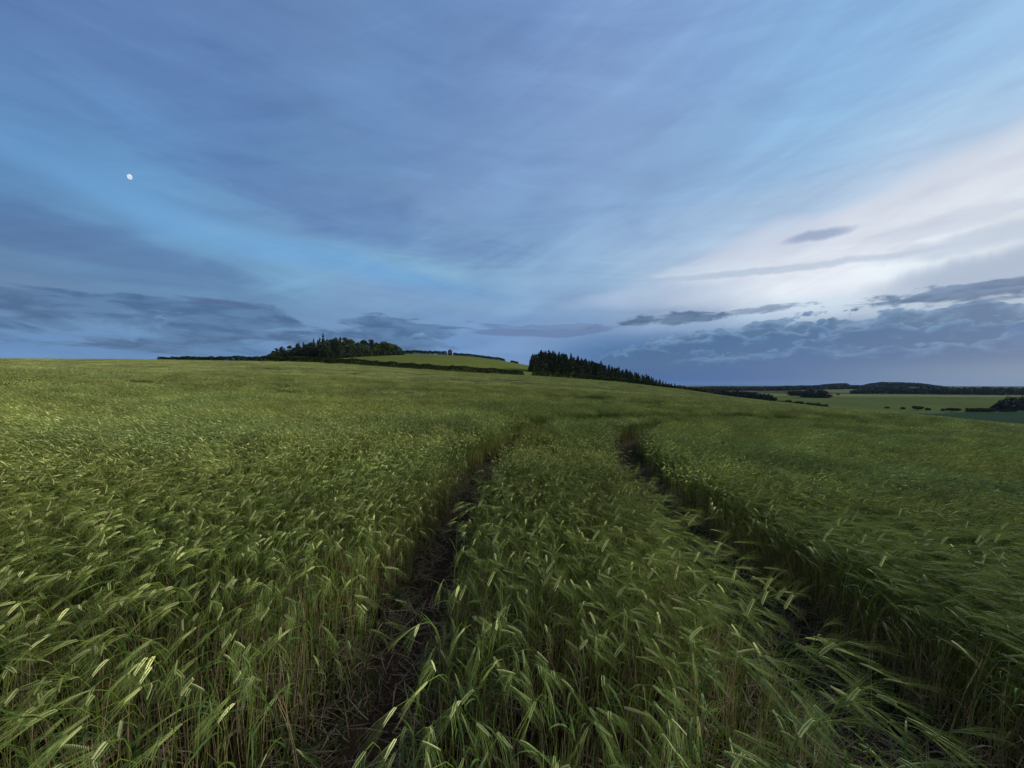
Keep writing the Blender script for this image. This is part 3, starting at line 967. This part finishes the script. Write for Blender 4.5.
# ------------------------------------------------------------------ hedges
def hedge(name, pts, h, w, label, size=.5, dens=150, cat='hedge'):
    rs = np.random.default_rng(int(pts[0][0]))
    P = np.array([at(p, Y) for p, Y in pts])
    seg = np.hypot(*(P[1:] - P[:-1]).T); cum = np.concatenate([[0], np.cumsum(seg)])
    n = int(cum[-1] * dens)
    s = rs.uniform(0, cum[-1], n)
    cx = np.interp(s, cum, P[:, 0]); cy = np.interp(s, cum, P[:, 1])
    z0 = ground_z(cx, cy)
    hh = h * (0.78 + .45 * fbm(s * .35, s * 0 + 3, 3, 8)) * np.clip(np.minimum(s, cum[-1] - s) / 1.5 + .5, 0, 1)
    tx = np.interp(s + 1, cum, P[:, 0]) - np.interp(s - 1, cum, P[:, 0]); ty = np.interp(s + 1, cum, P[:, 1]) - np.interp(s - 1, cum, P[:, 1])
    L = np.hypot(tx, ty) + 1e-6
    u = rs.uniform(-1, 1, n); v = rs.uniform(0, 1, n) ** .7
    o = u * w * .5 * (1 - .35 * v ** 3)
    Q = np.stack([cx + ty / L * o, cy - tx / L * o, z0 + v * hh - .05], -1)
    g = Geo(); quads(g, Q, size, rs)
    ob = link(name, g.mesh(name, M_HEDGE)); tag(ob, label, cat)
    return ob


hedge('hedgerow', [(158, 202), (200, 199), (250, 194), (300, 188), (350, 184), (400, 181), (450, 179), (490, 177), (524, 175.5)], 2.9, 2.4,
      'long dark clipped hedge below the left hilltop wood, along the barley')
hedge('hedgerow', [(532, 175), (580, 171), (620, 168), (660, 163), (700, 156), (722, 150)], 2.6, 2.4,
      'dark hedge running under the plantation, right of the gap')
hedge('hedgerow', [(398, 385), (415, 386), (430, 388), (447, 392)], 3.4, 2.5, 'low dark hedge on the hill crest left of the small stone hut', .8, 90)
hedge('hedgerow', [(453, 396), (470, 400), (490, 400), (505, 400)], 2.6, 3, 'dark hedge slanting down the hill crest right of the small stone hut', .8, 90)
hedge('hedgerow', [(511, 395), (518, 390)], 2.0, 2.5, 'short broken piece of hedge at the low end of the hill crest', .8, 70)

# stone hut on the crest
def hut():
    x, y = at(450, 391); z = gz(x, y)
    e = bpy.data.objects.new('stone_hut', None); ROOT.objects.link(e); e.location = (x, y, z - .1); e.rotation_euler = (0, 0, .35)
    tag(e, 'small square stone hut with a pointed roof standing on the hill crest', 'hut')
    a, h = 1.9, 4.3
    def box(g, x0, x1, y0, y1, z0, z1):
        v = [(x_, y_, z_) for z_ in (z0, z1) for y_ in (y0, y1) for x_ in (x0, x1)]
        g.add(v, [(0, 2, 3, 1), (4, 5, 7, 6), (0, 1, 5, 4), (2, 6, 7, 3), (0, 4, 6, 2), (1, 3, 7, 5)])
    g = Geo()
    # walls with a real doorway and window on the camera side
    box(g, -a, a, a - .4, a, 0, h); box(g, -a, -a + .4, -a + .4, a - .4, 0, h); box(g, a - .4, a, -a + .4, a - .4, 0, h)
    box(g, -a, -.5, -a, -a + .4, 0, h); box(g, .5, a, -a, -a + .4, 0, h); box(g, -.5, .5, -a, -a + .4, 2.1, h)
    link('wall', g.mesh('hut_wall', M_STONE), e)
    g = Geo(); b = a + .25
    g.add([(-b, -b, h + .003), (b, -b, h + .003), (b, b, h + .003), (-b, b, h + .003), (0, 0, h + 2.2)], [(3, 2, 1, 0)], [(0, 1, 4), (1, 2, 4), (2, 3, 4), (3, 0, 4)])
    link('roof', g.mesh('hut_roof', M_SLATE), e)
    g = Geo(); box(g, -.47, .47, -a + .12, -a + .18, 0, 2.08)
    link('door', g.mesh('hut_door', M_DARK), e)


hut()

# ------------------------------------------------------------------ right hand valley
bs = [(782, 150, 9, 1.3, 'dark low bush at the left end of the row on the barley edge'),
      (789, 152, 10, 1.5, 'second low bush from the left on the barley edge'),
      (797, 152, 11, 1.5, 'third low bush on the barley edge, before the gap'),
      (809, 150, 12, 1.3, 'rounded dark bush just right of the gap on the barley edge'),
      (816, 150, 11, 1.0, 'upright dark bush between two rounded ones on the barley edge'),
      (824, 149, 10, 1.4, 'rightmost rounded bush of the row on the barley edge')]
TOPS = {782: 400.5, 789: 400.6, 797: 401.2, 809: 402.4, 816: 402.6, 824: 404.6}
for p, Y, H, w, lab in bs:
    e = tree('bush', p, Y, TOPS[p], None, lab, 'bushes along the barley edge', w, seed=p)
    s = e.scale[2]
    e.scale = (.95 * w * .75, .95 * w * .75, s)
# row of bushes on the boundary between the two far fields
fb = [(887, 420, 2.6, 1.0, 'leftmost small dark bush on the line between the two far fields'),
      (903, 421, 3.2, .9, 'small rounded bush, second from the left between the far fields'),
      (917.5, 423, 5.2, 1.25, 'largest rounded dark bush on the line between the far fields'),
      (928, 424, 3.6, .9, 'low dark bush just right of the largest bush between the far fields'),
      (943, 426, 3.6, .6, 'thin leaning bush in the middle of the far field boundary'),
      (951, 428, 4.6, 1.1, 'left of the two touching bushes in the middle of the far field boundary'),
      (956.5, 428, 4.4, 1.1, 'right of the two touching bushes in the middle of the far field boundary')]
for p, Y, H, w, lab in fb:
    tree('bush', p, Y, None, H, lab, 'bushes between the far fields', w * 1.1, seed=int(p))
hedge('hedgerow', [(966, 432), (980, 434), (995, 436)], 4.0, 3, 'dark straggling hedge on the far field boundary, towards the right edge', 1.0, 70)
hedge('hedgerow', [(999, 438), (1008, 440), (1016, 441)], 3.0, 2.5, 'low thin hedge on the far field boundary below the dark copse', 1.0, 50)


def wood_mass(name, poly, n, h0, size, label, seed, per=60, cr=(5, 5), kind_='stuff', cat='woodland'):
    """many crowns packed together on the real ground; poly = (px0, px1, fn depth range, fn height)"""
    rs = np.random.default_rng(seed); g = Geo()
    px0, px1, dep, hf = poly
    for k in range(n):
        p = rs.uniform(px0, px1); d0, d1 = dep(p); Y = rs.uniform(d0, d1)
        x, y = at(p, Y); z = gz(x, y); h = hf(p) * h0 * rs.uniform(.75, 1.12)
        leaf_cloud(g, (x, y, z + h * .5), (cr[0] * rs.uniform(.7, 1.3), cr[0] * rs.uniform(.7, 1.3), h * .5), per, size, rs, .5)
    o = link(name, g.mesh(name, M_WOOD)); tag(o, label, cat, kind=kind_)
    return o


def prof(pts): return lambda p: line(pts, p)


wood_mass('undergrowth', (269, 404, lambda p: (240 + 1.15 * max(0, p - 338), 264 + 1.15 * max(0, p - 338)), prof([(269, .5), (285, 1), (338, 1), (395, .7), (404, .5)])), 240, 6.0, .8,
          'dark undergrowth filling the foot of the left hilltop wood', 30, 90, (2.6, 2.6), cat='undergrowth')
# copse at the right edge
wood_mass('copse', (994, 1062, lambda p: (452, 452 + min(60, (p - 990) * 3)), prof([(994, .3), (1000, .62), (1005, .95), (1012, 1.0), (1062, 1.05)])), 190, 15.5, 1.3,
          'dark rounded copse of trees cut by the right edge of the picture', 3, 130, (4, 4))
# belt of woods behind the valley field
wood_mass('woodland', (853, 1200, lambda p: (1130, 1190), prof([(853, .45), (870, .8), (900, .9), (960, 1.0), (1030, 1.1), (1200, 1.1)])), 560, 21, 4.0,
          'long dark belt of trees behind the pale far field on the right', 4, 60, (9, 9))
wood_mass('woodland', (802, 828, lambda p: (760, 800), prof([(802, .7), (806, 1), (824, 1), (828, .6)])), 70, 15, 3.0,
          'dark block of trees between two pale field strips in the valley', 5, 70, (7, 7))
wood_mass('woodland', (790, 801, lambda p: (930, 960), prof([(790, .7), (801, .8)])), 26, 15, 3.0,
          'small dark clump of trees between the pale field patches', 15, 70, (7, 7))
wood_mass('woodland', (700, 771, lambda p: (330 + (771 - p) * 4, 350 + (771 - p) * 4.6), prof([(700, .9), (730, .9), (755, 1), (771, .9)])), 170, 9.0, 2.0,
          'dark tree line rising just above the barley skyline beside the valley', 6, 70, (5, 5))
wood_mass('woodland', (715, 905, lambda p: (1600, 1750), prof([(715, .8), (760, .9), (905, .7)])), 420, 17, 6.0,
          'dark blue wooded slope at the foot of the far hills', 7, 55, (15, 15))
wood_mass('woodland', (806, 846, lambda p: (2050, 2180), prof([(806, .25), (820, .6), (835, .8), (846, .8)])), 170, 20, 7.0,
          'thin wood capping the left shoulder of the far hill', 8, 50, (16, 16))
wood_mass('woodland', (868, 945, lambda p: (2050, 2200), prof([(868, .5), (880, 1.0), (920, 1.05), (930, .8), (945, .4)])), 420, 19, 7.0,
          'broad dark wood covering the top of the far hill', 9, 50, (17, 17))
wood_mass('woodland', (690, 815, lambda p: (2600, 2900), prof([(690, .5), (720, 1), (760, .7), (790, .9), (815, .7)])), 300, 20, 9.0,
          'faint line of woods along the far horizon behind the barley', 10, 40, (22, 22))
tree('broad', 844.6, 2100, None, 17, 'lone tree standing on the far hilltop beside the thin wood', None, .7, seed=77)
tree('broad', 838, 905, None, 9, 'lone round bush in the pale strip below the far hills', None, 1.3, seed=78)
tree('broad', 972, 1200, None, 27, 'tree rising above the far belt of woods, left of a similar one', None, 1.4, seed=79)
tree('broad', 985, 1200, None, 29, 'tree rising above the far belt of woods, right of a similar one', None, 1.1, seed=80)

# ------------------------------------------------------------------ haze: thin even evening air over the whole country
def haze():
    g = Geo(); a = 12600; z0, z1 = -140, 70
    v = [(x_, y_, z_) for z_ in (z0, z1) for y_ in (-a, a) for x_ in (-a, a)]
    g.add(v, [(0, 2, 3, 1), (4, 5, 7, 6), (0, 1, 5, 4), (2, 6, 7, 3), (0, 4, 6, 2), (1, 3, 7, 5)])
    m = bpy.data.materials.new('haze'); m.use_nodes = True; nt = m.node_tree; nt.nodes.clear()
    p = nt.nodes.new('ShaderNodeVolumePrincipled'); p.inputs['Color'].default_value = (.40, .64, 1, 1); p.inputs['Density'].default_value = 1.8e-5
    o_ = nt.nodes.new('ShaderNodeOutputMaterial'); nt.links.new(p.outputs[0], o_.inputs['Volume'])
    tag(link('haze', g.mesh('haze', m)), kind='stuff')


haze()
# ------------------------------------------------------------------ moon
def moon():
    d = Vector(((129.7 - 512) / F, 1, (384 - 176.8) / F)).normalized() * 9500
    bpy_me = bpy.data.meshes.new('moon')
    import bmesh
    bm = bmesh.new(); bmesh.ops.create_uvsphere(bm, u_segments=48, v_segments=24, radius=9500 * math.tan(R(.29)))
    for f in bm.faces: f.smooth = True
    bm.to_mesh(bpy_me); bm.free()
    m, t = new_mat('moonlit_rock')
    e = t.n.new('ShaderNodeEmission')
    tc = t.n.new('ShaderNodeTexCoord')
    n = t.noise(tc.outputs['Object'], .02, 3, .6)
    c = t.ramp(n, [(0.35, (.48, .62, .82)), (.65, (.92, .96, 1))])
    t.put(e.inputs[0], c)
    e.inputs[1].default_value = 1.0 / 2 ** EXPO
    finish(t, e.outputs[0]); bpy_me.materials.append(m)
    o = link('moon', bpy_me, None, d + Vector((0, 0, EYE)))
    o.scale = (.66, .66, .86); o.rotation_euler = (0, R(-12), R(40))
    tag(o, 'small bright white gibbous moon high in the blue sky', 'moon')


moon()

# ------------------------------------------------------------------ sky
SUN_AZ, SUN_EL = 78.0, 24.0


def ang(px, py):
    x = px - 512; z = 384 - py
    return math.degrees(math.atan2(x, F)), math.degrees(math.atan2(z, math.hypot(x, F)))


SAMP = [
    (20, 20, 86, 120, 178), (200, 20, 92, 126, 182), (400, 20, 92, 130, 188), (512, 20, 106, 142, 198), (700, 20, 124, 160, 212), (850, 20, 130, 174, 220), (1000, 20, 146, 188, 228),
    (20, 100, 82, 118, 175), (200, 100, 88, 124, 182), (400, 100, 94, 136, 194), (600, 100, 124, 156, 208), (800, 100, 134, 178, 221), (1000, 100, 162, 200, 231),
    (20, 175, 84, 134, 188), (120, 160, 88, 136, 190), (300, 180, 88, 128, 180), (500, 180, 116, 150, 202), (650, 180, 126, 160, 206), (800, 180, 144, 186, 222), (900, 180, 182, 204, 230), (1010, 170, 218, 221, 230),
    (20, 230, 80, 114, 164), (150, 225, 104, 158, 205), (300, 225, 98, 138, 186), (500, 230, 114, 152, 196), (680, 230, 138, 166, 208), (780, 230, 165, 190, 216), (860, 225, 205, 214, 230), (950, 215, 222, 227, 232), (1015, 210, 226, 227, 228),
    (20, 270, 84, 118, 160), (200, 260, 98, 144, 186), (320, 270, 116, 166, 206), (450, 272, 124, 168, 205), (600, 270, 146, 180, 214), (720, 265, 180, 200, 222), (800, 280, 212, 228, 240), (860, 278, 222, 233, 242), (950, 270, 176, 188, 206), (1015, 262, 170, 182, 200),
    (20, 300, 82, 116, 162), (200, 300, 94, 132, 174), (400, 305, 112, 146, 188), (550, 300, 134, 168, 206), (680, 298, 176, 196, 220), (800, 300, 216, 228, 240), (900, 290, 180, 195, 212), (1015, 285, 214, 218, 228),
    (20, 330, 88, 126, 178), (200, 330, 92, 132, 180), (400, 330, 104, 142, 190), (550, 330, 116, 152, 200), (700, 330, 118, 146, 190),
    (20, 352, 84, 130, 190), (200, 352, 78, 118, 174), (400, 345, 96, 136, 192), (520, 350, 98, 134, 188), (650, 355, 92, 126, 178), (850, 360, 84, 112, 158), (1015, 360, 112, 134, 166),
    (600, 378, 78, 112, 168), (700, 382, 66, 102, 160), (820, 380, 74, 106, 158), (1015, 380, 106, 130, 164)]


def build_sky():
    w = bpy.data.worlds.new('World'); sc.world = w; w.use_nodes = True
    w.node_tree.nodes.clear(); t = NT(w.node_tree)
    tc = t.n.new('ShaderNodeTexCoord')
    sep = t.n.new('ShaderNodeSeparateXYZ'); t.l.new(tc.outputs['Generated'], sep.inputs[0])
    dx, dy, dz = (X(t, s) for s in sep.outputs)
    az0 = t.math('ARCTAN2', dx, dy) * (180 / math.pi)
    el0 = t.math('ARCSINE', dz) * (180 / math.pi)
    # coordinates on a flat cloud deck overhead, for streaks with true perspective
    zz = t.math('MAXIMUM', dz, 0.0) + 0.13
    cx = dx / zz; cy = dy / zz
    warp = t.noise(t.combine(az0 * .035, el0 * .06, 1.7), 1.0, 4, .5) - .5
    warp2 = t.noise(t.combine(az0 * .035, el0 * .06, 9.7), 1.0, 4, .5) - .5
    az = az0 + warp * 12.0
    el = el0 + warp2 * 6.0 * t.step(el0, 2, 16)
    # base colours measured as bearings and elevations
    S = np.array([(*ang(a, b), *lin((r_ + (255 - r_) * .06, g_ + 4 + (255 - g_) * .05, b_))) for a, b, r_, g_, b_ in SAMP])
    azs = list(range(-60, 61, 8)); els = [0, 3, 6, 9, 12, 16, 20, 25, 30, 37, 46]
    fac = (az + 180.0) / 360.0
    back = np.array(lin((128, 152, 190))); west = np.array(lin((236, 226, 214)))
    rows = []
    for e_ in els:
        stops = []
        bk = back * (1 + .012 * e_)
        stops.append((0.0, west * .55 + bk * .45)); stops.append((60 / 360, bk * .7))
        for a_ in azs:
            wgt = np.exp(-((S[:, 0] - a_) / 7.0) ** 2 - ((S[:, 1] - e_) / (1.8 + e_ * .09)) ** 2) + 1e-5 * np.exp(-((S[:, 0] - a_) / 25) ** 2 - ((S[:, 1] - e_) / 8) ** 2) + 1e-12
            c = (S[:, 2:] * wgt[:, None]).sum(0) / wgt.sum()
            stops.append(((a_ + 180) / 360, c))
        stops.append((262 / 360, west * (1.15 if e_ < 25 else .9))); stops.append((310 / 360, west)); stops.append((1.0, west * .55 + bk * .45))
        rows.append(t.ramp(fac, stops))
    colr = rows[0]
    for i_ in range(1, len(els)):
        colr = t.mix(t.step(el, els[i_ - 1], els[i_]), colr, rows[i_])
    colr = t.mix(t.step(el0, 46, 85), colr, lin((110, 146, 200)))
    fib = t.noise(t.combine(az0 * .05 + el0 * .03, el0 * .28 + az0 * .012, 15.0), 1.0, 6, .6, .8) - .5
    fib2 = t.noise(t.combine(az0 * .06 - el0 * .05, el0 * .22 - az0 * .07, 25.0), 1.0, 6, .6, .6) - .5

    def glow(a_, e_, wa, we, slope, c, k):
        u = (az - a_) / wa; v = (el - e_ - (az - a_) * slope) / we
        return t.mix(t.step(u * u + v * v + (fib + fib2) * 1.6, 1.1, -.1) * k, colr, lin(c))
    colr = glow(-28, 16.2, 32, 2.4, -.12, (112, 168, 212), .75)
    colr = glow(-20, 21.5, 24, 3.8, -.12, (96, 128, 178), .55)
    colr = glow(-44, 12.8, 18, 2.6, -.10, (88, 122, 164), .55)
    colr = glow(-14, 12.6, 18, 1.4, -.04, (132, 172, 208), .5)
    colr = glow(38, 12.6, 19, 3.8, .0, (242, 247, 246), 1.0)
    colr = glow(40, 16.5, 14, 3.0, .1, (224, 226, 232), .7)
    colr = glow(20, 11.6, 15, 1.5, .0, (204, 219, 233), .5)
    colr = glow(50, 18.5, 20, 5.0, .30, (234, 239, 238), .85)
    colr = glow(48, 15.2, 8, 1.2, .12, (190, 198, 212), .4)
    colr = glow(54, 20.5, 8, 1.0, .25, (212, 214, 222), .4)
    # high streaks: soft lightening and greying that runs across the deck
    s1 = t.noise(t.combine(cx * .9 + cy * .25, cy * .45 - cx * .1, 3.0), 1.0, 5, .5, .4)
    s2 = t.noise(t.combine(cx * 1.6, cy * 1.0, 5.0), 1.0, 5, .55, .5)
    f = (t.step(s1, .35, .65) - .5) * .10 + (s2 - .5) * .20 + fib * .46 + fib2 * .40
    hi = f + .93
    colr = t.mix(1.0, colr, t.combine(hi, hi, f * .75 + 1.0), 'MULTIPLY')
    grey = t.noise(t.combine(cx * .8, cy * .5, 8.0), 1.0, 4, .5)
    colr = t.mix(t.step(grey, .42, .66) * .30, colr, lin((116, 138, 172)))

    def bumpy(scx, scy, off, det=6, r_=.55, dist=.3):
        return t.noise(t.combine(az0 * scx, el0 * scy, off), 1.0, det, r_, dist)

    def curve(pts):     # elevation of a cloud top as function of bearing
        return t.ramp((az0 + 60.0) / 120.0, [((a_ + 60) / 120, (v_ / 20,) * 3) for a_, v_ in pts], 'EASE')

    def gray(x_):
        s_ = t.n.new('ShaderNodeSeparateColor'); t.l.new(x_.s, s_.inputs[0]); return X(t, s_.outputs[0])

    # left bank
    nl = bumpy(.085, .42, 2.0, 7, .58, .6)
    env = t.step(el0, 1.6, 4.6) * t.step(el0, 12.6, 7.5) * t.step(az0, -2, -14)
    thr = t.math('MULTIPLY_ADD', env, -.27, .68)
    ml = t.step(nl - thr, -.03, .09) * t.step(env, 0.0, .25)
    shade = bumpy(.22, .8, 12.0)
    colr = t.mix(ml * .85, colr, t.mix(t.step(shade, .35, .65), lin((58, 88, 130)), lin((86, 120, 160))))
    # mid low bank left of centre and behind the plantation
    nm = bumpy(.10, .75, 22.0, 6, .55, .4)
    env = t.step(el0, 6.4, 7.4) * t.step(el0, 9.6, 8.6) * t.step(az0, -10, -3) * t.step(az0, 16, 10)
    mm = t.step(nm - t.math('MULTIPLY_ADD', env, -.25, .68), -.03, .08) * t.step(env, 0.0, .25)
    colr = t.mix(mm * .6, colr, lin((88, 108, 150)))
    # thin streaks
    def lens(a_, e_, wa, we, slope, c, k):
        u = (az0 - a_) / wa
        v = (el0 - e_ - (az0 - a_) * slope + (t.noise(t.combine(az0 * .3, 0, a_), 1, 3, .5) - .5) * we * 2.0) / we
        d = u * u + v * v
        return t.mix(t.step(d, 1.3, 0.1) * k, colr, c)
    colr = lens(38.5, 16.8, 3.6, .65, .02, lin((128, 146, 180)), .7)
    colr = lens(-36.5, 9.6, 5.0, .35, -.03, lin((74, 98, 140)), .8)
    colr = lens(33, 13.8, 17, .5, -.035, lin((158, 176, 200)), .55)
    colr = lens(52, 10.6, 10, 1.9, .08, lin((158, 172, 196)), .8)
    colr = lens(50, 13.4, 8, 1.1, .05, lin((166, 180, 202)), .5)
    # the low dark blue base of the sky on the right
    colr = t.mix(t.step(el0, 8.2, 4.5) * t.step(az0, 0, 16) * .9, colr, t.mix(t.step(az0, 34, 58), lin((54, 100, 154)), lin((90, 126, 162))))

    def billow(scx, scy, off):
        n_ = t.noise(t.combine(az0 * scx, el0 * scy, off), 1.0, 3, .5, .2) - .5
        n2_ = t.noise(t.combine(az0 * scx * 3.2, el0 * scy * 3.0, off + 5), 1.0, 4, .6, .2) - .5
        return t.math('ABSOLUTE', n_) * 5.0 + t.math('ABSOLUTE', n2_) * 1.6

    def ragged(a_, e_, wa, we, slope, off, dark, light, k):
        nn = t.noise(t.combine(az0 * .32, el0 * .95, off), 1.0, 7, .6, .5) - .5
        u = (az0 - a_) / wa; v = (el0 - e_ - (az0 - a_) * slope) / we
        d = 1.0 - (u * u + v * v) + nn * 3.4
        shd = t.noise(t.combine(az0 * .25, el0 * .9, off + 3), 1.0, 6, .6, .4)
        return t.mix(t.step(d, -.1, .65) * k, colr, t.mix(t.step(shd, .34, .66), lin(dark), lin(light)))

    # rows of cumulus, the farther ones first; each with a paler top and a slate body
    def row(pts, off, a0, a1, k, body, rimc, amp):
        tp = gray(curve(pts)) * 20.0
        e_ = tp + (billow(.17, .30, off) - .62) * amp - el0
        m_ = t.step(e_, -.06, .36) * t.step(az0, a0, a1)
        r_ = t.step(e_, 1.5, .05)
        det = t.noise(t.combine(az0 * .35, el0 * 1.1, off + 9), 1.0, 6, .6, .5)
        return t.mix(m_ * k, colr, t.mix(r_ * t.step(det, .30, .62), lin(body), lin(rimc)))
    colr = row([(-60, 0), (14, 0), (20, 7.0), (28, 8.0), (36, 8.0), (44, 7.9), (52, 8.0), (60, 8.2)], 61.0, 15, 21, .95, (64, 98, 140), (116, 148, 184), 1.7)
    colr = row([(-60, 0), (8, 0), (14, 5.6), (24, 6.6), (34, 7.0), (44, 6.8), (60, 7.0)], 71.0, 9, 18, .9, (56, 95, 144), (102, 140, 180), 2.2)
    colr = row([(-60, 0), (18, 0), (24, 4.4), (34, 4.9), (44, 4.7), (60, 5.0)], 81.0, 20, 28, .8, (54, 96, 150), (98, 136, 178), 1.8)
    colr = ragged(22.5, 8.9, 8.0, .85, .0, 41.0, (66, 90, 126), (94, 118, 152), .95)
    colr = ragged(33.5, 9.2, 5.0, .5, .02, 46.0, (104, 122, 156), (128, 146, 178), .8)
    colr = ragged(53.0, 8.7, 12.0, 1.1, .0, 44.0, (74, 98, 136), (104, 130, 164), .95)
    colr = ragged(8.0, 8.3, 8.0, .5, .0, 49.0, (90, 112, 152), (108, 132, 170), .7)
    # last pale gap above the far hills
    colr = t.mix(t.step(el0, 3.2, .8) * t.step(az0, 10, 22) * .9, colr, t.mix(t.step(az0, 28, 56), lin((46, 94, 152)), lin((92, 128, 164))))
    # below the horizon
    colr = t.mix(t.step(el0, -.5, -6), colr, (.02, .025, .02))

    sky = t.n.new('ShaderNodeTexSky'); sky.sky_type = 'NISHITA'; sky.sun_disc = False
    sky.sun_elevation = R(SUN_EL); sky.sun_rotation = R(SUN_AZ)
    # the clear air behind the veil of cloud (5 %) plus the cloud colours
    STR = 0.1
    k = 1.0 / (STR * 2 ** EXPO)
    v = t.n.new('ShaderNodeVectorMath'); v.operation = 'SCALE'; t.put(v.inputs[0], colr); v.inputs['Scale'].default_value = k * .97
    v2 = t.n.new('ShaderNodeVectorMath'); v2.operation = 'SCALE'; t.l.new(sky.outputs[0], v2.inputs[0]); v2.inputs['Scale'].default_value = .03
    ad = t.n.new('ShaderNodeVectorMath'); ad.operation = 'ADD'; t.l.new(v.outputs[0], ad.inputs[0]); t.l.new(v2.outputs[0], ad.inputs[1])
    bg = t.n.new('ShaderNodeBackground'); bg.inputs[1].default_value = STR
    t.l.new(ad.outputs[0], bg.inputs[0])
    o = t.n.new('ShaderNodeOutputWorld'); t.l.new(bg.outputs[0], o.inputs[0])
    w.cycles.sampling_method = 'MANUAL'; w.cycles.sample_map_resolution = 512


build_sky()

# ------------------------------------------------------------------ sun: soft light through the western cloud
ld = bpy.data.lights.new('sun', 'SUN'); ld.energy = 1.5; ld.angle = R(10); ld.color = (1.0, .945, .80)
lo = bpy.data.objects.new('sun', ld); ROOT.objects.link(lo)
sd = Vector((math.sin(R(SUN_AZ)) * math.cos(R(SUN_EL)), math.cos(R(SUN_AZ)) * math.cos(R(SUN_EL)), math.sin(R(SUN_EL))))
lo.rotation_euler = sd.to_track_quat('Z', 'Y').to_euler()
lo.location = (30, 0, 40)

# ------------------------------------------------------------------ camera
cd = bpy.data.cameras.new('camera'); co = bpy.data.objects.new('camera', cd); ROOT.objects.link(co)
cd.sensor_fit = 'HORIZONTAL'; cd.sensor_width = 36.0; cd.lens = 36.0 * F / 1024.0
cd.clip_start = .05; cd.clip_end = 30000
co.location = (0, 0, EYE); co.rotation_euler = (R(90), 0, 0)
sc.camera = co

# ------------------------------------------------------------------ render look
sc.view_settings.view_transform = 'Standard'; sc.view_settings.look = 'None'
sc.view_settings.exposure = EXPO; sc.view_settings.gamma = 1.0
sc.view_settings.use_curve_mapping = False
sc.render.engine = 'CYCLES'
sc.cycles.use_denoising = True
sc.cycles.max_bounces = 5; sc.cycles.diffuse_bounces = 3; sc.cycles.glossy_bounces = 2
sc.cycles.transmission_bounces = 3; sc.cycles.transparent_max_bounces = 4
